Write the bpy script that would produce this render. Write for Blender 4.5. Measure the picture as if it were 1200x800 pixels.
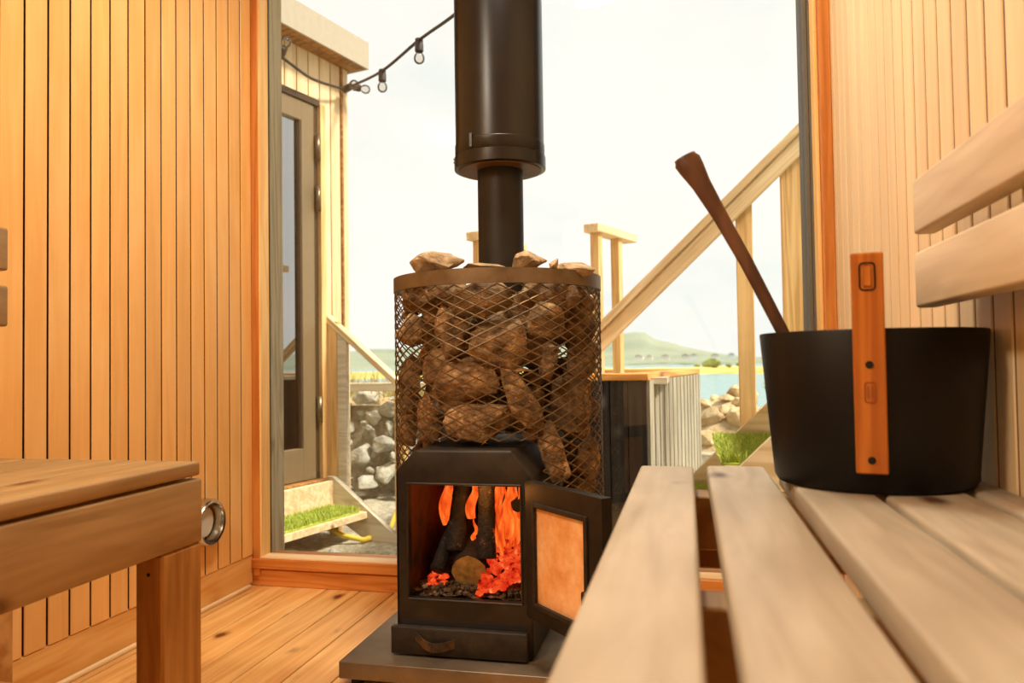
import bpy, bmesh, math, random
from mathutils import Vector, Matrix, noise
R = random.Random(11)
sc = bpy.context.scene
COL = sc.collection
for o in list(bpy.data.objects):
    bpy.data.objects.remove(o)

# ------------------------------------------------------------------ camera
PSI, TH, RO = math.radians(12.83), math.radians(1.6), math.radians(0.84)
fw = Vector((-math.sin(PSI)*math.cos(TH), math.cos(PSI)*math.cos(TH), math.sin(TH)))
r0 = Vector((math.cos(PSI), math.sin(PSI), 0)); u0 = r0.cross(fw)
rr = r0*math.cos(RO) - u0*math.sin(RO); uu = u0*math.cos(RO) + r0*math.sin(RO)
cd = bpy.data.cameras.new('camera'); cam = bpy.data.objects.new('camera', cd); COL.objects.link(cam)
m3 = Matrix((rr, uu, -fw)).transposed()
cam.matrix_world = Matrix.Translation((0, 0, .657)) @ m3.to_4x4()
cd.sensor_width = 36; cd.sensor_fit = 'HORIZONTAL'; cd.lens = 27.0
cd.clip_start = .02; cd.clip_end = 5000
cd.dof.use_dof = True; cd.dof.focus_distance = 1.62; cd.dof.aperture_fstop = 5.6
sc.camera = cam

# ------------------------------------------------------------------ light
sc.view_settings.view_transform = 'Standard'; sc.view_settings.look = 'None'
sc.view_settings.gamma = 1; sc.view_settings.use_curve_mapping = False
sc.view_settings.exposure = 0.0
SKY_STRENGTH = 1.14
world = bpy.data.worlds.new('sky'); sc.world = world; world.use_nodes = True
wn = world.node_tree; wn.nodes.clear()
def wnode(t, **k):
    n = wn.nodes.new(t)
    for a, v in k.items(): setattr(n, a, v)
    return n
wo = wnode('ShaderNodeOutputWorld'); wb = wnode('ShaderNodeBackground'); wt = wnode('ShaderNodeTexCoord')
wm = wnode('ShaderNodeMapping'); wm.inputs['Scale'].default_value = (1, 1, 2.6)
wz = wnode('ShaderNodeTexNoise'); wz.inputs['Scale'].default_value = 2.3; wz.inputs['Detail'].default_value = 7; wz.inputs['Roughness'].default_value = .55
wr = wnode('ShaderNodeValToRGB')
wr.color_ramp.elements[0].position = .36; wr.color_ramp.elements[0].color = (.84, .90, .87, 1)
wr.color_ramp.elements[1].position = .60; wr.color_ramp.elements[1].color = (1.02, .985, .92, 1)
wn.links.new(wt.outputs['Generated'], wm.inputs['Vector']); wn.links.new(wm.outputs['Vector'], wz.inputs['Vector'])
wn.links.new(wz.outputs['Fac'], wr.inputs['Fac']); wn.links.new(wr.outputs['Color'], wb.inputs['Color'])
wb.inputs['Strength'].default_value = SKY_STRENGTH
wn.links.new(wb.outputs['Background'], wo.inputs['Surface'])

def light(name, kind, loc, energy, color, to=None, **k):
    d = bpy.data.lights.new(name, kind); d.energy = energy; d.color = color
    for a, v in k.items(): setattr(d, a, v)
    o = bpy.data.objects.new(name, d); COL.objects.link(o); o.location = loc
    if to is not None:
        o.rotation_euler = (Vector(to)-Vector(loc)).to_track_quat('-Z', 'Y').to_euler()
    return o
light('sun', 'SUN', (6, -2, 8), 6.6, (1, .92, .80), to=(0, -.9, .6), angle=math.radians(9))
# added warm fill lamps that brighten the interior (fittings are built below)
FILL_LAMPS = [((-.35, 1.40, 2.14), 24), ((-1.06, -.2, 2.14), 36)]
for p, e in FILL_LAMPS:
    light('fill_lamp_light', 'AREA', (p[0], p[1], p[2]-.05), e, (1, .925, .76), to=(p[0], p[1], 0), shape='DISK', size=.34)

# ------------------------------------------------------------------ helpers
def lin(r, g, b):
    f = lambda c: c/12.92 if c <= .04045 else ((c+.055)/1.055)**2.4
    return (f(r/255), f(g/255), f(b/255), 1)
MATS = {}
def mat_base(name):
    m = bpy.data.materials.new(name); m.use_nodes = True; MATS[name] = m
    nt = m.node_tree; bs = nt.nodes['Principled BSDF']
    def N(t, **k):
        n = nt.nodes.new(t)
        for a, v in k.items(): setattr(n, a, v)
        return n
    return m, nt, bs, N
def ramp(N, stops):
    r = N('ShaderNodeValToRGB'); e = r.color_ramp.elements
    while len(e) < len(stops): e.new(.5)
    for k, (p, c) in enumerate(stops): e[k].position = p; e[k].color = c
    return r
def wood(name, c1, c2, axis='Z', grain=26., rough=.55, knots=0., kcol=None, vary=.12, stretch=.07, bump=.15, blotch=.0, bcol=None, ring=.16):
    m, nt, bs, N = mat_base(name); L = nt.links.new
    tc = N('ShaderNodeTexCoord'); oi = N('ShaderNodeObjectInfo')
    sv = {'X': (stretch, 1, 1), 'Y': (1, stretch, 1), 'Z': (1, 1, stretch)}[axis]
    off = N('ShaderNodeVectorMath', operation='SCALE'); off.inputs[0].default_value = (37, 53, 71); L(oi.outputs['Random'], off.inputs['Scale'])
    add = N('ShaderNodeVectorMath', operation='ADD'); L(tc.outputs['Object'], add.inputs[0]); L(off.outputs[0], add.inputs[1])
    mp = N('ShaderNodeVectorMath', operation='MULTIPLY'); mp.inputs[1].default_value = sv; L(add.outputs[0], mp.inputs[0])
    n1 = N('ShaderNodeTexNoise'); n1.inputs['Scale'].default_value = grain*2.2; n1.inputs['Detail'].default_value = 5; n1.inputs['Distortion'].default_value = .6
    L(mp.outputs[0], n1.inputs['Vector'])
    n2 = N('ShaderNodeTexNoise'); n2.inputs['Scale'].default_value = grain*.5; n2.inputs['Detail'].default_value = 2; n2.inputs['Distortion'].default_value = 1.2
    L(mp.outputs[0], n2.inputs['Vector'])
    # growth rings: bands of the low noise
    s1 = N('ShaderNodeMath', operation='MULTIPLY'); s1.inputs[1].default_value = 34; L(n2.outputs['Fac'], s1.inputs[0])
    s2 = N('ShaderNodeMath', operation='SINE'); L(s1.outputs[0], s2.inputs[0])
    s3 = N('ShaderNodeMath', operation='MULTIPLY_ADD'); s3.inputs[1].default_value = ring; s3.inputs[2].default_value = 0; L(s2.outputs[0], s3.inputs[0])
    s4 = N('ShaderNodeMath', operation='ADD'); L(n1.outputs['Fac'], s4.inputs[0]); L(s3.outputs[0], s4.inputs[1])
    rp = ramp(N, [(.28, c2), (.68, c1)]); L(s4.outputs[0], rp.inputs['Fac'])
    col = rp.outputs['Color']
    if blotch:
        n3 = N('ShaderNodeTexNoise'); n3.inputs['Scale'].default_value = 7; n3.inputs['Detail'].default_value = 3
        b2 = N('ShaderNodeVectorMath', operation='MULTIPLY'); b2.inputs[1].default_value = tuple(1 if v == 1 else .45 for v in sv); L(add.outputs[0], b2.inputs[0]); L(b2.outputs[0], n3.inputs['Vector'])
        mr = N('ShaderNodeMapRange'); mr.inputs['From Min'].default_value = .45; mr.inputs['From Max'].default_value = .75; mr.inputs['To Max'].default_value = blotch; L(n3.outputs['Fac'], mr.inputs['Value'])
        mx = N('ShaderNodeMix', data_type='RGBA'); L(mr.outputs[0], mx.inputs[0]); L(col, mx.inputs[6]); mx.inputs[7].default_value = bcol; col = mx.outputs[2]
    if knots:
        kv = N('ShaderNodeVectorMath', operation='MULTIPLY'); kv.inputs[1].default_value = tuple(1 if v == 1 else .5 for v in sv); L(add.outputs[0], kv.inputs[0])
        kw = N('ShaderNodeTexNoise'); kw.inputs['Scale'].default_value = 40; L(kv.outputs[0], kw.inputs['Vector'])
        ka = N('ShaderNodeVectorMath', operation='MULTIPLY_ADD'); ka.inputs[1].default_value = (.016,)*3; L(kw.outputs['Color'], ka.inputs[0]); L(kv.outputs[0], ka.inputs[2])
        vo = N('ShaderNodeTexVoronoi'); vo.inputs['Scale'].default_value = knots; L(ka.outputs[0], vo.inputs['Vector'])
        km = N('ShaderNodeMapRange'); km.inputs['From Min'].default_value = .045*knots/6; km.inputs['From Max'].default_value = .13*knots/6; km.inputs['To Min'].default_value = 1; km.inputs['To Max'].default_value = 0
        L(vo.outputs['Distance'], km.inputs['Value'])
        kp = N('ShaderNodeMath', operation='POWER'); kp.inputs[1].default_value = 1.6; L(km.outputs[0], kp.inputs[0])
        mx = N('ShaderNodeMix', data_type='RGBA'); L(kp.outputs[0], mx.inputs[0]); L(col, mx.inputs[6]); mx.inputs[7].default_value = kcol or c2; col = mx.outputs[2]
    hs = N('ShaderNodeHueSaturation'); vr = N('ShaderNodeMapRange'); vr.inputs['To Min'].default_value = 1-vary; vr.inputs['To Max'].default_value = 1+vary
    L(oi.outputs['Random'], vr.inputs['Value']); L(vr.outputs[0], hs.inputs['Value']); L(col, hs.inputs['Color'])
    L(hs.outputs['Color'], bs.inputs['Base Color']); bs.inputs['Roughness'].default_value = rough
    bs.inputs['Specular IOR Level'].default_value = .3
    if bump:
        bp = N('ShaderNodeBump'); bp.inputs['Strength'].default_value = bump; bp.inputs['Distance'].default_value = .003
        L(n1.outputs['Fac'], bp.inputs['Height']); L(bp.outputs[0], bs.inputs['Normal'])
    return m
def mottled(name, stops, scale=20., rough=.7, metal=0., bump=.3, dist=.004, detail=6, spec=.4, vary=0., voro=False, em=None):
    m, nt, bs, N = mat_base(name); L = nt.links.new
    tc = N('ShaderNodeTexCoord'); oi = N('ShaderNodeObjectInfo')
    off = N('ShaderNodeVectorMath', operation='SCALE'); off.inputs[0].default_value = (31, 57, 73); L(oi.outputs['Random'], off.inputs['Scale'])
    add = N('ShaderNodeVectorMath', operation='ADD'); L(tc.outputs['Object'], add.inputs[0]); L(off.outputs[0], add.inputs[1])
    n = N('ShaderNodeTexNoise'); n.inputs['Scale'].default_value = scale; n.inputs['Detail'].default_value = detail; n.inputs['Roughness'].default_value = .65
    L(add.outputs[0], n.inputs['Vector'])
    rp = ramp(N, stops); L(n.outputs['Fac'], rp.inputs['Fac']); col = rp.outputs['Color']
    if vary:
        hs = N('ShaderNodeHueSaturation'); vr = N('ShaderNodeMapRange'); vr.inputs['To Min'].default_value = 1-vary; vr.inputs['To Max'].default_value = 1+vary
        L(oi.outputs['Random'], vr.inputs['Value']); L(vr.outputs[0], hs.inputs['Value']); L(col, hs.inputs['Color']); col = hs.outputs['Color']
    L(col, bs.inputs['Base Color']); bs.inputs['Roughness'].default_value = rough; bs.inputs['Metallic'].default_value = metal
    bs.inputs['Specular IOR Level'].default_value = spec
    if bump:
        n4 = N('ShaderNodeTexNoise'); n4.inputs['Scale'].default_value = scale*3; n4.inputs['Detail'].default_value = 6; L(add.outputs[0], n4.inputs['Vector'])
        bp = N('ShaderNodeBump'); bp.inputs['Strength'].default_value = bump; bp.inputs['Distance'].default_value = dist
        L(n4.outputs['Fac'], bp.inputs['Height']); L(bp.outputs[0], bs.inputs['Normal'])
    if em:
        er = ramp(N, em[0]); L(n.outputs['Fac'], er.inputs['Fac']); L(er.outputs['Color'], bs.inputs['Emission Color']); bs.inputs['Emission Strength'].default_value = em[1]
    return m
def plain(name, c, rough=.5, metal=0., spec=.5, em=0):
    return mottled(name, [(.3, tuple(v*.9 for v in c[:3])+(1,)), (.7, c)], scale=30, rough=rough, metal=metal, bump=.05, spec=spec)

def setp(o, label=None, cat=None, group=None, kind=None):
    if label: o['label'] = label
    if cat: o['category'] = cat
    if group: o['group'] = group
    if kind: o['kind'] = kind
    return o
def origin(o):
    v = Vector((0, 0, 0))
    while o is not None: v += o.location; o = o.parent
    return v
def link(name, me, mat=None, parent=None, loc=(0, 0, 0), local=False, smooth=False):
    """world location loc (parents without rotation) or local when asked"""
    o = bpy.data.objects.new(name, me); COL.objects.link(o)
    if me is not None and mat is not None:
        if not me.materials: me.materials.append(MATS[mat])
    if me is not None and smooth:
        for p in me.polygons: p.use_smooth = True
    if parent is not None:
        o.parent = parent; o.location = Vector(loc) if local else Vector(loc)-origin(parent)
    else: o.location = loc
    return o
def empty(name, loc, rz=0, parent=None):
    o = bpy.data.objects.new(name, None); COL.objects.link(o); o.location = loc; o.rotation_euler.z = rz; o.empty_display_size = .1
    if parent: o.parent = parent
    return o
def bm_mesh(bm, name='mesh'):
    bmesh.ops.recalc_face_normals(bm, faces=bm.faces)
    me = bpy.data.meshes.new(name); bm.to_mesh(me); bm.free(); return me
def box_mesh(sx, sy, sz, bev=0., seg=1):
    bm = bmesh.new(); bmesh.ops.create_cube(bm, size=1)
    bmesh.ops.scale(bm, vec=(sx, sy, sz), verts=bm.verts)
    if bev: bmesh.ops.bevel(bm, geom=list(bm.edges), offset=bev, segments=seg, affect='EDGES', profile=.5)
    return bm_mesh(bm)
CACHE = {}
def box(name, x0, x1, y0, y1, z0, z1, mat, parent=None, bev=0., seg=1, local=False, rot=None):
    key = (round(x1-x0, 4), round(y1-y0, 4), round(z1-z0, 4), bev, seg, mat)
    me = CACHE.get(key)
    if me is None:
        me = box_mesh(x1-x0, y1-y0, z1-z0, bev, seg); CACHE[key] = me
        if bev and seg > 1:
            for p in me.polygons: p.use_smooth = True
            try: me.set_sharp_from_angle(angle=math.radians(50))
            except Exception: pass
    o = link(name, me, mat, parent, ((x0+x1)/2, (y0+y1)/2, (z0+z1)/2), local)
    if rot: o.rotation_euler = rot
    return o
def beam_mesh(p, q, w, h, bev=0.):
    """rectangular bar between two points, h measured 'up', centred on origin p"""
    p, q = Vector(p), Vector(q); d = q-p; ln = d.length; d.normalize()
    side = d.cross(Vector((0, 0, 1)))
    side = Vector((1, 0, 0)) if side.length < 1e-4 else side.normalized()
    up = side.cross(d)
    me = box_mesh(ln, w, h, bev); mt = Matrix((d, side, up)).transposed().to_4x4()
    return me, (p+q)/2, mt.to_euler()
def beam(name, p, q, w, h, mat, parent=None, bev=0., local=False):
    me, c, e = beam_mesh(p, q, w, h, bev); o = link(name, me, mat, parent, c, local); o.rotation_euler = e; return o
def tube_bm(bm, pts, rad, n=8, cap=True, closed=False, twist=None):
    pts = [Vector(p) for p in pts]; rs = rad if isinstance(rad, (list, tuple)) else [rad]*len(pts)
    rings = []; prev = None
    for i, p in enumerate(pts):
        a = pts[i-1] if i else (pts[-1] if closed else p); b = pts[(i+1) % len(pts)] if (i < len(pts)-1 or closed) else p
        t = (b-a).normalized()
        if prev is None:
            prev = t.orthogonal().normalized()
        u = (prev-t*prev.dot(t)).normalized(); prev = u; v = t.cross(u)
        r = rs[i]; rx, ry = r if isinstance(r, tuple) else (r, r)
        rings.append([bm.verts.new(p+u*math.cos(2*math.pi*k/n)*rx+v*math.sin(2*math.pi*k/n)*ry) for k in range(n)])
    rng = range(len(rings)) if closed else range(len(rings)-1)
    for i in rng:
        A, B = rings[i], rings[(i+1) % len(rings)]
        for k in range(n): bm.faces.new((A[k], A[(k+1) % n], B[(k+1) % n], B[k]))
    if cap and not closed:
        bm.faces.new(rings[0][::-1]); bm.faces.new(rings[-1])
def tube(name, pts, rad, mat, parent=None, n=8, local=False, closed=False, smooth=True):
    c = Vector(pts[0]); bm = bmesh.new(); tube_bm(bm, [Vector(p)-c for p in pts], rad, n, closed=closed)
    return link(name, bm_mesh(bm), mat, parent, c, local, smooth)
def lathe_mesh(prof, n=48, close=True):
    """prof: list of (r, z); revolve about z"""
    bm = bmesh.new(); rings = []
    for r, z in prof:
        if r < 1e-6: rings.append([bm.verts.new((0, 0, z))])
        else: rings.append([bm.verts.new((r*math.cos(2*math.pi*k/n), r*math.sin(2*math.pi*k/n), z)) for k in range(n)])
    for A, B in zip(rings, rings[1:]):
        for k in range(n):
            if len(A) == 1 and len(B) == 1: continue
            if len(A) == 1: bm.faces.new((A[0], B[(k+1) % n], B[k]))
            elif len(B) == 1: bm.faces.new((A[k], A[(k+1) % n], B[0]))
            else: bm.faces.new((A[k], A[(k+1) % n], B[(k+1) % n], B[k]))
    me = bm_mesh(bm)
    for p in me.polygons: p.use_smooth = True
    me.set_sharp_from_angle(angle=math.radians(35))
    return me
def prism_mesh(poly, y0, y1, bev=0.):
    """polygon in x,z extruded along y"""
    bm = bmesh.new()
    A = [bm.verts.new((x, y0, z)) for x, z in poly]; B = [bm.verts.new((x, y1, z)) for x, z in poly]
    n = len(poly); bm.faces.new(A); bm.faces.new(B[::-1])
    for k in range(n): bm.faces.new((A[k], B[k], B[(k+1) % n], A[(k+1) % n]))
    if bev: bmesh.ops.bevel(bm, geom=list(bm.edges), offset=bev, segments=2, affect='EDGES', profile=.5)
    return bm_mesh(bm)
def rock_mesh(seed, sx, sy, sz, sub=2, rough=.10, npts=16):
    rnd = random.Random(seed); bm = bmesh.new()
    for k in range(npts):
        v = Vector((rnd.gauss(0, 1), rnd.gauss(0, 1), rnd.gauss(0, 1))).normalized()*rnd.uniform(.82, 1.08)
        bm.verts.new(v)
    h = bmesh.ops.convex_hull(bm, input=bm.verts)
    bad = [g for g in h['geom_interior'] if isinstance(g, bmesh.types.BMVert)]
    bmesh.ops.delete(bm, geom=bad, context='VERTS')
    bmesh.ops.bevel(bm, geom=list(bm.edges), offset=.07, segments=1, affect='EDGES')
    bmesh.ops.triangulate(bm, faces=bm.faces)
    bmesh.ops.subdivide_edges(bm, edges=bm.edges, cuts=1, use_grid_fill=True)
    if sub > 1: bmesh.ops.smooth_vert(bm, verts=bm.verts, factor=.3, use_axis_x=True, use_axis_y=True, use_axis_z=True)
    o = Vector((seed*3.1, seed*1.7, 0))
    for v in bm.verts:
        d = noise.fractal(v.co*2.2+o, 1.0, 2.0, 4)*rough
        v.co += v.co.normalized()*d
    mx = [max(abs(v.co[i]) for v in bm.verts) for i in range(3)]
    for v in bm.verts: v.co = Vector((v.co.x/mx[0]*sx, v.co.y/mx[1]*sy, v.co.z/mx[2]*sz))
    me = bm_mesh(bm)
    for p in me.polygons: p.use_smooth = True
    me.set_sharp_from_angle(angle=math.radians(32))
    return me
def grass_mesh(x0, x1, y0, y1, n, h, seed, top=0.):
    rnd = random.Random(seed); bm = bmesh.new()
    for _ in range(n):
        x, y = rnd.uniform(x0, x1), rnd.uniform(y0, y1); a = rnd.uniform(0, math.pi); hh = h*rnd.uniform(.6, 1.25); w = .0018
        dx, dy = math.cos(a)*w, math.sin(a)*w; lx, ly = rnd.gauss(0, .35)*hh, rnd.gauss(0, .35)*hh
        a1 = bm.verts.new((x-dx, y-dy, top)); a2 = bm.verts.new((x+dx, y+dy, top))
        b1 = bm.verts.new((x-dx*.8+lx*.4, y-dy*.8+ly*.4, top+hh*.6)); b2 = bm.verts.new((x+dx*.8+lx*.4, y+dy*.8+ly*.4, top+hh*.6))
        c = bm.verts.new((x+lx, y+ly, top+hh))
        bm.faces.new((a1, a2, b2, b1)); bm.faces.new((b1, b2, c))
    me = bpy.data.meshes.new('grass'); bm.to_mesh(me); bm.free(); return me

# ------------------------------------------------------------------ materials
wood('lining_left', lin(244, 188, 112), lin(236, 172, 92), 'Z', 20, .5, vary=.07, blotch=.6, bcol=lin(250, 206, 138), bump=.03, ring=.03)
wood('lining_right', lin(226, 196, 150), lin(216, 182, 134), 'Z', 20, .55, vary=.06, blotch=.3, bcol=lin(232, 204, 164), bump=.03, ring=.03)
wood('groove', lin(84, 34, 10), lin(64, 26, 8), 'Z', 20, .8, bump=0)  # dark tone stands in for the shade between boards
wood('pine_floor', lin(240, 190, 118), lin(216, 154, 82), 'Y', 22, .4, knots=11, ring=.09, kcol=lin(110, 52, 18), vary=.06, stretch=.06)
wood('pine_base', lin(244, 194, 118), lin(224, 158, 80), 'Y', 18, .45, knots=9, ring=.10, kcol=lin(118, 56, 20), vary=.05, stretch=.1)
wood('pine_strip', lin(246, 216, 165), lin(230, 190, 130), 'Y', 20, .5, vary=.03)
wood('frame_wood', lin(206, 132, 62), lin(180, 104, 42), 'Z', 20, .45, vary=.05, bump=.05)
wood('frame_wood_x', lin(218, 142, 68), lin(194, 112, 44), 'X', 20, .42, knots=5, kcol=lin(110, 50, 18), vary=.05, bump=.05)
wood('sill_lit', lin(244, 214, 168), lin(232, 190, 134), 'X', 20, .5, vary=.03)  # lit copy of the rail wood, skylight put into the colour
wood('jamb_lit', lin(248, 208, 138), lin(238, 184, 108), 'Z', 20, .5, vary=.03)  # lit copy of frame_wood, daylight put into the colour
wood('grey_post', lin(196, 182, 150), lin(164, 150, 120), 'Z', 24, .8, knots=4, kcol=lin(136, 120, 92), vary=.03)
wood('bench_wood', lin(186, 174, 152), lin(158, 144, 120), 'Y', 16, .5, knots=9, ring=.08, kcol=lin(84, 62, 44), vary=.04, stretch=.10, blotch=.7, bcol=lin(150, 136, 114), bump=.08)
wood('backrest_wood', lin(214, 190, 152), lin(192, 164, 124), 'Y', 16, .5, knots=6.5, ring=.07, kcol=lin(140, 96, 60), vary=.05, stretch=.12, blotch=.4, bcol=lin(190, 164, 126), bump=.08)
wood('bench_left_wood', lin(166, 132, 86), lin(138, 104, 60), 'Y', 16, .5, knots=6, ring=.05, kcol=lin(104, 66, 34), vary=.04, stretch=.10, blotch=.5, bcol=lin(148, 112, 68), bump=.08)
wood('bench_left_leg', lin(172, 124, 64), lin(138, 92, 40), 'Z', 16, .5, ring=.07, vary=.05, stretch=.12)
wood('bench_rail', lin(214, 160, 92), lin(186, 126, 62), 'X', 16, .5, vary=.05, stretch=.12)
wood('handle_wood', lin(196, 118, 46), lin(166, 92, 30), 'Z', 22, .4, vary=.0, bump=.05)
wood('ladle_wood', lin(104, 72, 52), lin(74, 50, 38), 'Z', 14, .4, vary=.0, bump=.05)
wood('deck_wood', lin(238, 212, 168), lin(212, 180, 130), 'X', 16, .65, knots=4, kcol=lin(150, 104, 58), vary=.07)
wood('deck_wood_z', lin(228, 190, 130), lin(196, 150, 88), 'Z', 16, .65, knots=4, kcol=lin(150, 100, 50), vary=.07)
wood('deck_grey', lin(218, 206, 180), lin(190, 176, 148), 'X', 16, .75, knots=4, kcol=lin(130, 110, 80), vary=.06)
wood('cladding', lin(240, 214, 170), lin(218, 186, 138), 'Z', 18, .65, knots=4.5, kcol=lin(160, 116, 70), vary=.10, ring=.06)
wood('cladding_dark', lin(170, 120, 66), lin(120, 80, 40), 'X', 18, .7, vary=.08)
wood('tub_black', lin(52, 48, 42), lin(30, 27, 24), 'Z', 18, .75, knots=9, kcol=lin(92, 88, 80), vary=.08)
wood('tub_grey', lin(176, 168, 146), lin(138, 130, 110), 'Z', 22, .8, vary=.10)
wood('tub_rim', lin(228, 168, 92), lin(200, 132, 60), 'X', 18, .6, vary=.05)
plain('gap_black', (.012, .010, .008, 1), .9)
mottled('stove_iron', [(.3, lin(28, 24, 20)), (.7, lin(54, 46, 36))], 14, .48, .45, .12, .002, spec=.4)
mottled('stove_rough', [(.3, lin(30, 26, 21)), (.62, lin(54, 46, 36)), (.8, lin(84, 64, 40))], 26, .6, .3, .3, .003)
mottled('plate_steel', [(.3, lin(98, 86, 70)), (.7, lin(128, 114, 94))], 7, .38, .55, .05, .001)
mottled('rim_steel', [(.3, lin(100, 84, 62)), (.7, lin(130, 112, 86))], 16, .42, .6, .06, .001)
mottled('mesh_steel', [(.3, lin(84, 68, 46)), (.7, lin(128, 106, 74))], 40, .45, .5, 0)
mottled('flue_black', [(.3, lin(14, 12, 10)), (.7, lin(26, 22, 18))], 8, .30, .2, .04, .001, spec=.5)
mottled('flue_pipe', [(.3, lin(22, 20, 17)), (.7, lin(36, 32, 26))], 14, .5, .2, .1, .001)
mottled('flue_under', [(.3, lin(96, 70, 42)), (.7, lin(128, 94, 58))], 14, .5, .3, .05)
mottled('rust_chamber', [(.3, lin(34, 18, 10)), (.55, lin(84, 38, 18)), (.75, lin(44, 32, 22))], 14, .85, 0, .4)
m = mottled('stone', [(.30, lin(62, 46, 32)), (.44, lin(114, 88, 60)), (.56, lin(152, 120, 82)), (.70, lin(206, 176, 130))], 24, .85, 0, 1., .009, vary=.38)
mottled('stone_pale', [(.32, lin(100, 80, 58)), (.5, lin(164, 138, 104)), (.70, lin(206, 182, 146))], 24, .85, 0, .9, .006, vary=.1)
mottled('rock_grey', [(.25, lin(110, 106, 92)), (.5, lin(168, 164, 146)), (.75, lin(206, 202, 186))], 9, .9, 0, .8, .02, vary=.2)
mottled('rock_tan', [(.25, lin(150, 124, 88)), (.5, lin(196, 170, 126)), (.75, lin(222, 204, 166))], 6, .9, 0, .8, .03, vary=.15)
mottled('gravel', [(.3, lin(140, 132, 110)), (.5, lin(186, 176, 150)), (.7, lin(220, 212, 186))], 30, .95, 0, .8, .02)
mottled('turf', [(.3, lin(146, 166, 52)), (.6, lin(184, 196, 82)), (.8, lin(210, 214, 118))], 30, .8, 0, 0)
mottled('turf_base', [(.3, lin(140, 158, 54)), (.7, lin(190, 200, 84))], 40, .9, 0, .4)
mottled('dry_grass', [(.3, lin(176, 160, 96)), (.7, lin(214, 200, 140))], 8, .9, 0, 0)
plain('bucket_black', (.0040, .0034, .0030, 1), .46, 0, .22)
plain('bucket_inside', (.02, .018, .016, 1), .5)
plain('rivet', (.02, .016, .012, 1), .4, .6)
plain('chrome', lin(206, 200, 186), .22, 1.)
plain('white_enamel', lin(226, 218, 202), .4)
plain('fascia', lin(182, 170, 148), .5, .0)
plain('door_metal', lin(140, 120, 88), .35, .3)
plain('door_dark', lin(70, 54, 34), .4, .1)
plain('hinge_metal', lin(120, 104, 80), .35, .8)
plain('cable_black', lin(44, 36, 28), .6)
plain('hose_yellow', lin(226, 196, 60), .5)
plain('seal_grey', lin(96, 92, 82), .7)
plain('ceiling_white', lin(214, 176, 120), .6)
plain('screw', lin(120, 108, 90), .4, .8)
def glassy(name, tint, refl=.5, rough=0.):
    m, nt, bs, N = mat_base(name); L = nt.links.new; nt.nodes.remove(bs)
    out = nt.nodes['Material Output']; t = N('ShaderNodeBsdfTransparent'); t.inputs['Color'].default_value = tint
    g = N('ShaderNodeBsdfGlossy'); g.inputs['Roughness'].default_value = rough
    fr = N('ShaderNodeFresnel'); fr.inputs['IOR'].default_value = 1.45
    sc_ = N('ShaderNodeMath', operation='MULTIPLY'); sc_.inputs[1].default_value = refl; L(fr.outputs[0], sc_.inputs[0])
    mx = N('ShaderNodeMixShader'); L(sc_.outputs[0], mx.inputs[0]); L(t.outputs[0], mx.inputs[1]); L(g.outputs[0], mx.inputs[2]); L(mx.outputs[0], out.inputs['Surface'])
glassy('glass', (.985, .985, .975, 1), 1.0)
glassy('bulb_glass', (.93, .90, .84, 1), 1.6)
glassy('cabin_glass', (.10, .09, .07, 1), 11.0)
# heat-stained stove glass
mottled('stove_glass', [(.32, lin(204, 124, 66)), (.5, lin(234, 172, 110)), (.66, lin(246, 204, 152))], 12, .4, 0, .05, spec=.5)
# fire
def emis(name, stops, strength, scale=12., axis=None):
    m, nt, bs, N = mat_base(name); L = nt.links.new; nt.nodes.remove(bs)
    tc = N('ShaderNodeTexCoord'); mp = N('ShaderNodeMapping'); mp.inputs['Scale'].default_value = axis or (1, 1, 1)
    n = N('ShaderNodeTexNoise'); n.inputs['Scale'].default_value = scale; n.inputs['Detail'].default_value = 4; n.inputs['Distortion'].default_value = .8
    L(tc.outputs['Object'], mp.inputs['Vector']); L(mp.outputs[0], n.inputs['Vector'])
    rp = ramp(N, stops); L(n.outputs['Fac'], rp.inputs['Fac'])
    e = N('ShaderNodeEmission'); e.inputs['Strength'].default_value = strength; L(rp.outputs['Color'], e.inputs['Color'])
    L(e.outputs[0], nt.nodes['Material Output'].inputs['Surface'])
emis('flame', [(.34, (.55, .03, .004, 1)), (.46, (1, .11, .012, 1)), (.58, (1, .24, .03, 1)), (.74, (1, .50, .12, 1))], 1.0, 34, (1, 1, .35))
emis('ember', [(.32, (.05, .006, .002, 1)), (.46, (.75, .03, .008, 1)), (.62, (1, .11, .02, 1)), (.78, (1, .40, .16, 1))], .95, 42)
mottled('char', [(.35, (.006, .005, .004, 1)), (.6, (.018, .014, .011, 1)), (.8, (.09, .08, .07, 1))], 40, .9, 0, .9, .006,
        em=([(.64, (0, 0, 0, 1)), (.70, (1, .10, .02, 1))], .5))
mottled('char_bark', [(.3, lin(16, 12, 8)), (.6, lin(40, 30, 19)), (.8, lin(80, 62, 36))], 30, .9, 0, .8, .005)
mottled('log_end', [(.3, lin(112, 84, 40)), (.7, lin(176, 140, 72))], 60, .9, 0, .4, .003)
mottled('ash', [(.3, lin(34, 26, 18)), (.55, lin(92, 74, 54)), (.75, lin(158, 138, 108))], 60, .95, 0, .8, .004)
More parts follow.
